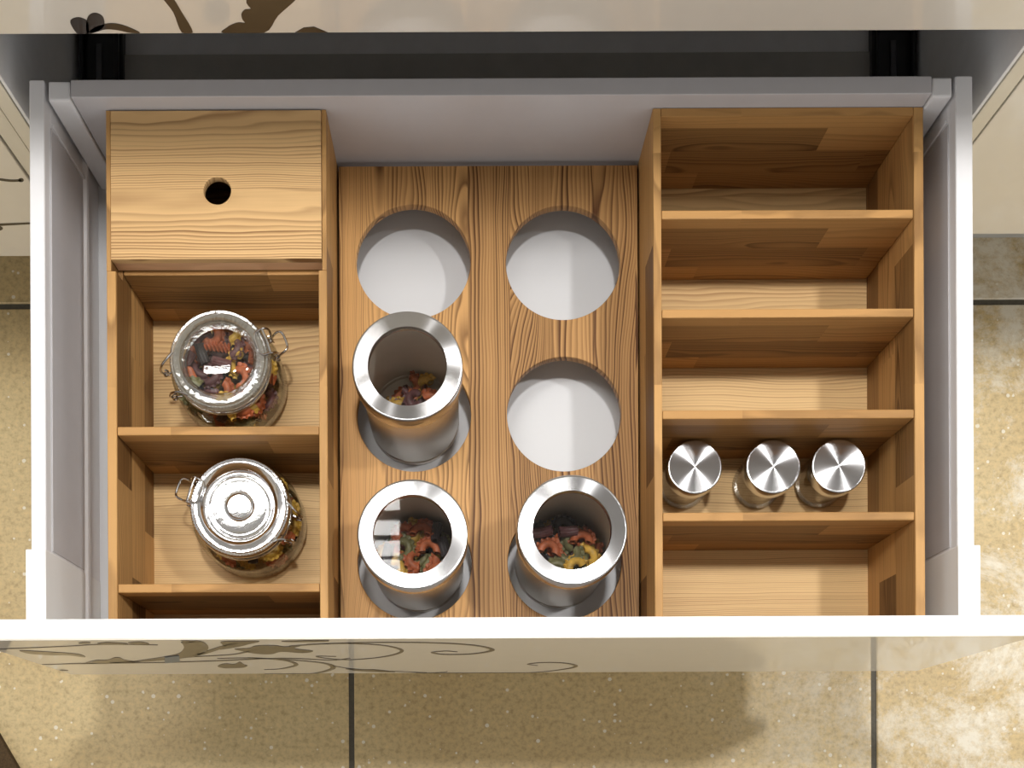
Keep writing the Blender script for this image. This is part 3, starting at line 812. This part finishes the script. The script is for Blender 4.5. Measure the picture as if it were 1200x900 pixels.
        link('hinge_wire', bm, M_CHROME, r, True)
    return r
M_SEAL = plain('rubber_seal', (0.42, 0.38, 0.30), 0.6, noise=0.05)
DJ = 0.838
jA = (XP(257, DJ), YP(420, DJ)); jB = (XP(280.5, DJ), YP(593, DJ))
clip_jar(jA[0], jA[1], math.radians(20), False, 'round glass clip-top jar with clear domed lid, in the middle compartment of the left organiser')
clip_jar(jB[0], jB[1], math.radians(160), True, 'round glass clip-top jar with shiny silver lid, in the front compartment of the left organiser')

# ------------------------------------------------------------------ pasta
def pmat(name, c):
    m, nt, b = newmat(name)
    tc = nd(nt, 'ShaderNodeTexCoord'); oi = nd(nt, 'ShaderNodeObjectInfo')
    nz = nd(nt, 'ShaderNodeTexNoise', Scale=260.0, Detail=3.0); lk(nt, tc.outputs['Object'], nz.inputs['Vector'])
    col = srgb(*c)
    cc = ramp(nt, nz.outputs[0], [(0.3, tuple(x * 0.72 for x in col)), (0.7, tuple(min(1, x * 1.2) for x in col))])
    hs = nd(nt, 'ShaderNodeHueSaturation'); lk(nt, cc, hs.inputs['Color'])
    lk(nt, mth(nt, 'ADD', mth(nt, 'MULTIPLY', oi.outputs['Random'], 0.35), 0.8), hs.inputs['Value'])
    lk(nt, hs.outputs[0], b.inputs['Base Color'])
    b.inputs['Roughness'].default_value = 0.5
    b.inputs['Subsurface Weight'].default_value = 0.0
    return m
PC = {'yellow': pmat('yellow_pasta', (196, 156, 66)), 'orange': pmat('orange_pasta', (178, 96, 58)), 'purple': pmat('purple_pasta', (96, 60, 62)),
      'green': pmat('green_pasta', (112, 108, 70)), 'dark': pmat('dark_pasta', (46, 40, 44))}

def shell_crest():
    """a bent tube with a ruffled comb along its back"""
    bm = bmesh.new()
    n = 16
    R = 0.0072
    path = [Vector((R * math.cos(t), R * math.sin(t), 0)) for t in [(-100 + 200 * i / n) * PI / 180 for i in range(n + 1)]]
    rings = []
    for i, p in enumerate(path):
        d = p.normalized()
        rings.append([(p + (d * math.cos(2 * PI * k / 10) + Vector((0, 0, 1)) * math.sin(2 * PI * k / 10)) * 0.0036) for k in range(10)])
    inner = [[(path[i] + (v - path[i]) * 0.62) for v in rg] for i, rg in enumerate(rings)]
    A = [[bm.verts.new(v) for v in rg] for rg in rings]
    B = [[bm.verts.new(v) for v in rg] for rg in inner]
    for i in range(n):
        for k in range(10):
            bm.faces.new((A[i][k], A[i][(k + 1) % 10], A[i + 1][(k + 1) % 10], A[i + 1][k]))
    for i in (0, n):
        for k in range(10):
            bm.faces.new((A[i][k], A[i][(k + 1) % 10], B[i][(k + 1) % 10], B[i][k]))
    for i in range(2):
        for k in range(10):
            bm.faces.new((B[i][k], B[i][(k + 1) % 10], B[i + 1][(k + 1) % 10], B[i + 1][k]))
            bm.faces.new((B[n - i][k], B[n - i][(k + 1) % 10], B[n - i - 1][(k + 1) % 10], B[n - i - 1][k]))
    # comb
    m = 52
    lo0, hi0, lo1, hi1 = [], [], [], []
    for i in range(m + 1):
        t = (-100 + 200 * i / m) * PI / 180
        d = Vector((math.cos(t), math.sin(t), 0))
        wv = math.sin(i * 1.05)
        r0, r1 = R + 0.0030, R + 0.0058 + 0.0006 * math.cos(i * 1.05)
        for lst, rr_, zf in ((lo0, r0, 0.0), (hi0, r1, wv * 0.0014)):
            lst.append(bm.verts.new(d * rr_ + Vector((0, 0, zf + 0.0004))))
        for lst, rr_, zf in ((lo1, r0, 0.0), (hi1, r1, wv * 0.0014)):
            lst.append(bm.verts.new(d * rr_ + Vector((0, 0, zf - 0.0004))))
    for i in range(m):
        bm.faces.new((lo0[i], hi0[i], hi0[i + 1], lo0[i + 1]))
        bm.faces.new((lo1[i], lo1[i + 1], hi1[i + 1], hi1[i]))
        bm.faces.new((hi0[i], hi1[i], hi1[i + 1], hi0[i + 1]))
    return bm
def ridged_tube():
    bm = bmesh.new()
    n = 28; L = 0.016; seg = 6
    R0 = 0.0042
    for rad, ripple in ((R0, 0.00025), (R0 - 0.0011, 0)):
        rg = []
        for j in range(seg + 1):
            x = -L / 2 + L * j / seg
            rg.append([bm.verts.new((x, (rad + ripple * (1 if k % 2 else -1)) * math.cos(2 * PI * k / n), (rad + ripple * (1 if k % 2 else -1)) * math.sin(2 * PI * k / n) + 0.8 * x * x / 0.02)) for k in range(n)])
        for a, b_ in zip(rg, rg[1:]):
            for k in range(n): bm.faces.new((a[k], a[(k + 1) % n], b_[(k + 1) % n], b_[k]))
        if ripple: keep = rg
        else:
            for e_ in (0, seg):
                for k in range(n): bm.faces.new((keep[e_][k], keep[e_][(k + 1) % n], rg[e_][(k + 1) % n], rg[e_][k]))
    return bm
def spiral():
    bm = bmesh.new()
    L = 0.022; n = 44
    for a0 in (0, 2 * PI / 3, 4 * PI / 3):
        prev = None
        for i in range(n + 1):
            x = -L / 2 + L * i / n
            a = a0 + i / n * 2 * PI * 2.2
            d = Vector((0, math.cos(a), math.sin(a))); t = Vector((0, -math.sin(a), math.cos(a)))
            rr = 0.0044
            row = [bm.verts.new(Vector((x, 0, 0)) + d * 0.0002 + t * 0.0006), bm.verts.new(Vector((x, 0, 0)) + d * rr + t * 0.0004), bm.verts.new(Vector((x, 0, 0)) + d * rr - t * 0.0004), bm.verts.new(Vector((x, 0, 0)) + d * 0.0002 - t * 0.0006)]
            if prev:
                for k in range(3): bm.faces.new((prev[k], prev[k + 1], row[k + 1], row[k]))
            prev = row
    return bm
shapes = {}
def pasta_mesh(kind, colour):
    key = (kind, colour)
    if key not in shapes:
        bm = {'crest': shell_crest, 'tube': ridged_tube, 'spiral': spiral}[kind]()
        bmesh.ops.recalc_face_normals(bm, faces=bm.faces)
        me = bpy.data.meshes.new('pasta_piece'); bm.to_mesh(me); bm.free()
        me.materials.append(PC[colour])
        for p in me.polygons: p.use_smooth = True
        try: me.set_sharp_from_angle(angle=math.radians(45))
        except Exception: pass
        shapes[key] = me
    return shapes[key]
KW = {'crest': 'ruffled crescent', 'tube': 'ridged tube', 'spiral': 'twisted spiral'}
def fill(c, rad, z0, layers, per, mix, where, group, seed, dz=0.0085, r_in=0.0):
    rnd = random.Random(seed)
    pts = []
    for L in range(layers):
        lay = []
        tries = 0
        while len(lay) < per and tries < 900:
            tries += 1
            a = rnd.uniform(0, 2 * PI); q_ = rad * math.sqrt(rnd.uniform((r_in / rad) ** 2 if L < layers - 1 else 0, 1))
            x, y = q_ * math.cos(a), q_ * math.sin(a)
            if all((x - u[0]) ** 2 + (y - u[1]) ** 2 > 0.0125 ** 2 for u in lay):
                lay.append((x, y))
        for x, y in lay:
            kind, colour = rnd.choice(mix)
            o = bpy.data.objects.new('pasta_piece', pasta_mesh(kind, colour))
            o.location = (c[0] + x, c[1] + y, z0 + L * dz + rnd.uniform(-0.001, 0.001))
            tl = 0.45 if kind == 'crest' else 0.35
            o.rotation_euler = (rnd.uniform(-tl, tl), rnd.uniform(-tl, tl), rnd.uniform(0, 2 * PI))
            COL.objects.link(o)
            side = ('rear ' if y > 0.012 else 'front ' if y < -0.012 else '') + ('left' if x < -0.008 else 'right' if x > 0.008 else 'centre')
            lvl = 'top layer' if L == layers - 1 else 'lower down'
            tag(o, '%s %s of pasta, %s, %s, %s' % (colour if colour != 'dark' else 'near-black', KW[kind], side, lvl, where), 'pasta', group)
zj = zz(DF)
mixA = [('crest', 'yellow'), ('crest', 'orange'), ('tube', 'orange'), ('spiral', 'orange'), ('crest', 'purple'), ('tube', 'purple'), ('crest', 'green'), ('tube', 'dark'), ('crest', 'yellow'), ('crest', 'dark')]
fill(jA, 0.0350, zj + 0.0105, 5, 22, mixA, 'in the clear-lidded jar', 'pasta in the clear-lidded jar', 5, dz=0.0088, r_in=0.020)
mixB = [('crest', 'yellow'), ('crest', 'orange'), ('tube', 'dark'), ('crest', 'green'), ('crest', 'yellow')]
fill(jB, 0.0350, zj + 0.0105, 4, 20, mixB, 'in the silver-lidded jar', 'pasta in the silver-lidded jar', 9, dz=0.0088, r_in=0.022)
zc = zz(DB) + 0.010
can_mix = [[('crest', 'yellow'), ('crest', 'purple'), ('crest', 'dark'), ('crest', 'orange'), ('crest', 'yellow')],
           [('crest', 'yellow'), ('crest', 'orange'), ('crest', 'orange'), ('tube', 'dark'), ('crest', 'green')],
           [('crest', 'orange'), ('crest', 'orange'), ('crest', 'green'), ('crest', 'yellow'), ('crest', 'dark'), ('tube', 'purple')]]
can_w = ['in the middle left canister', 'in the front left canister', 'in the front right canister']
for k in range(3):
    fill(cans[k], 0.0262, zc, [2, 5, 5][k], 12, can_mix[k], can_w[k], 'pasta ' + can_w[k], 21 + k, dz=0.009)

# ------------------------------------------------------------------ floor mat at the lower left corner
bm = bmesh.new()
a = P(-22, 826.5, 1.118); b_ = P(40, 935, 1.118)
d = (b_ - a).normalized(); nrm = Vector((d.y, -d.x, 0))
if nrm.x > 0: nrm = -nrm
a = a - d * 0.02
pts = [a, a + d * 0.55, a + d * 0.55 + nrm * 0.4, a + nrm * 0.4]
prism(bm, [Vector((p.x, p.y, 0.0002)) for p in pts], (0, 0, 0.0078))
tag(link('floor_mat', bm, M_MAT), 'dark brown floor mat, its corner at the lower left edge', 'mat')
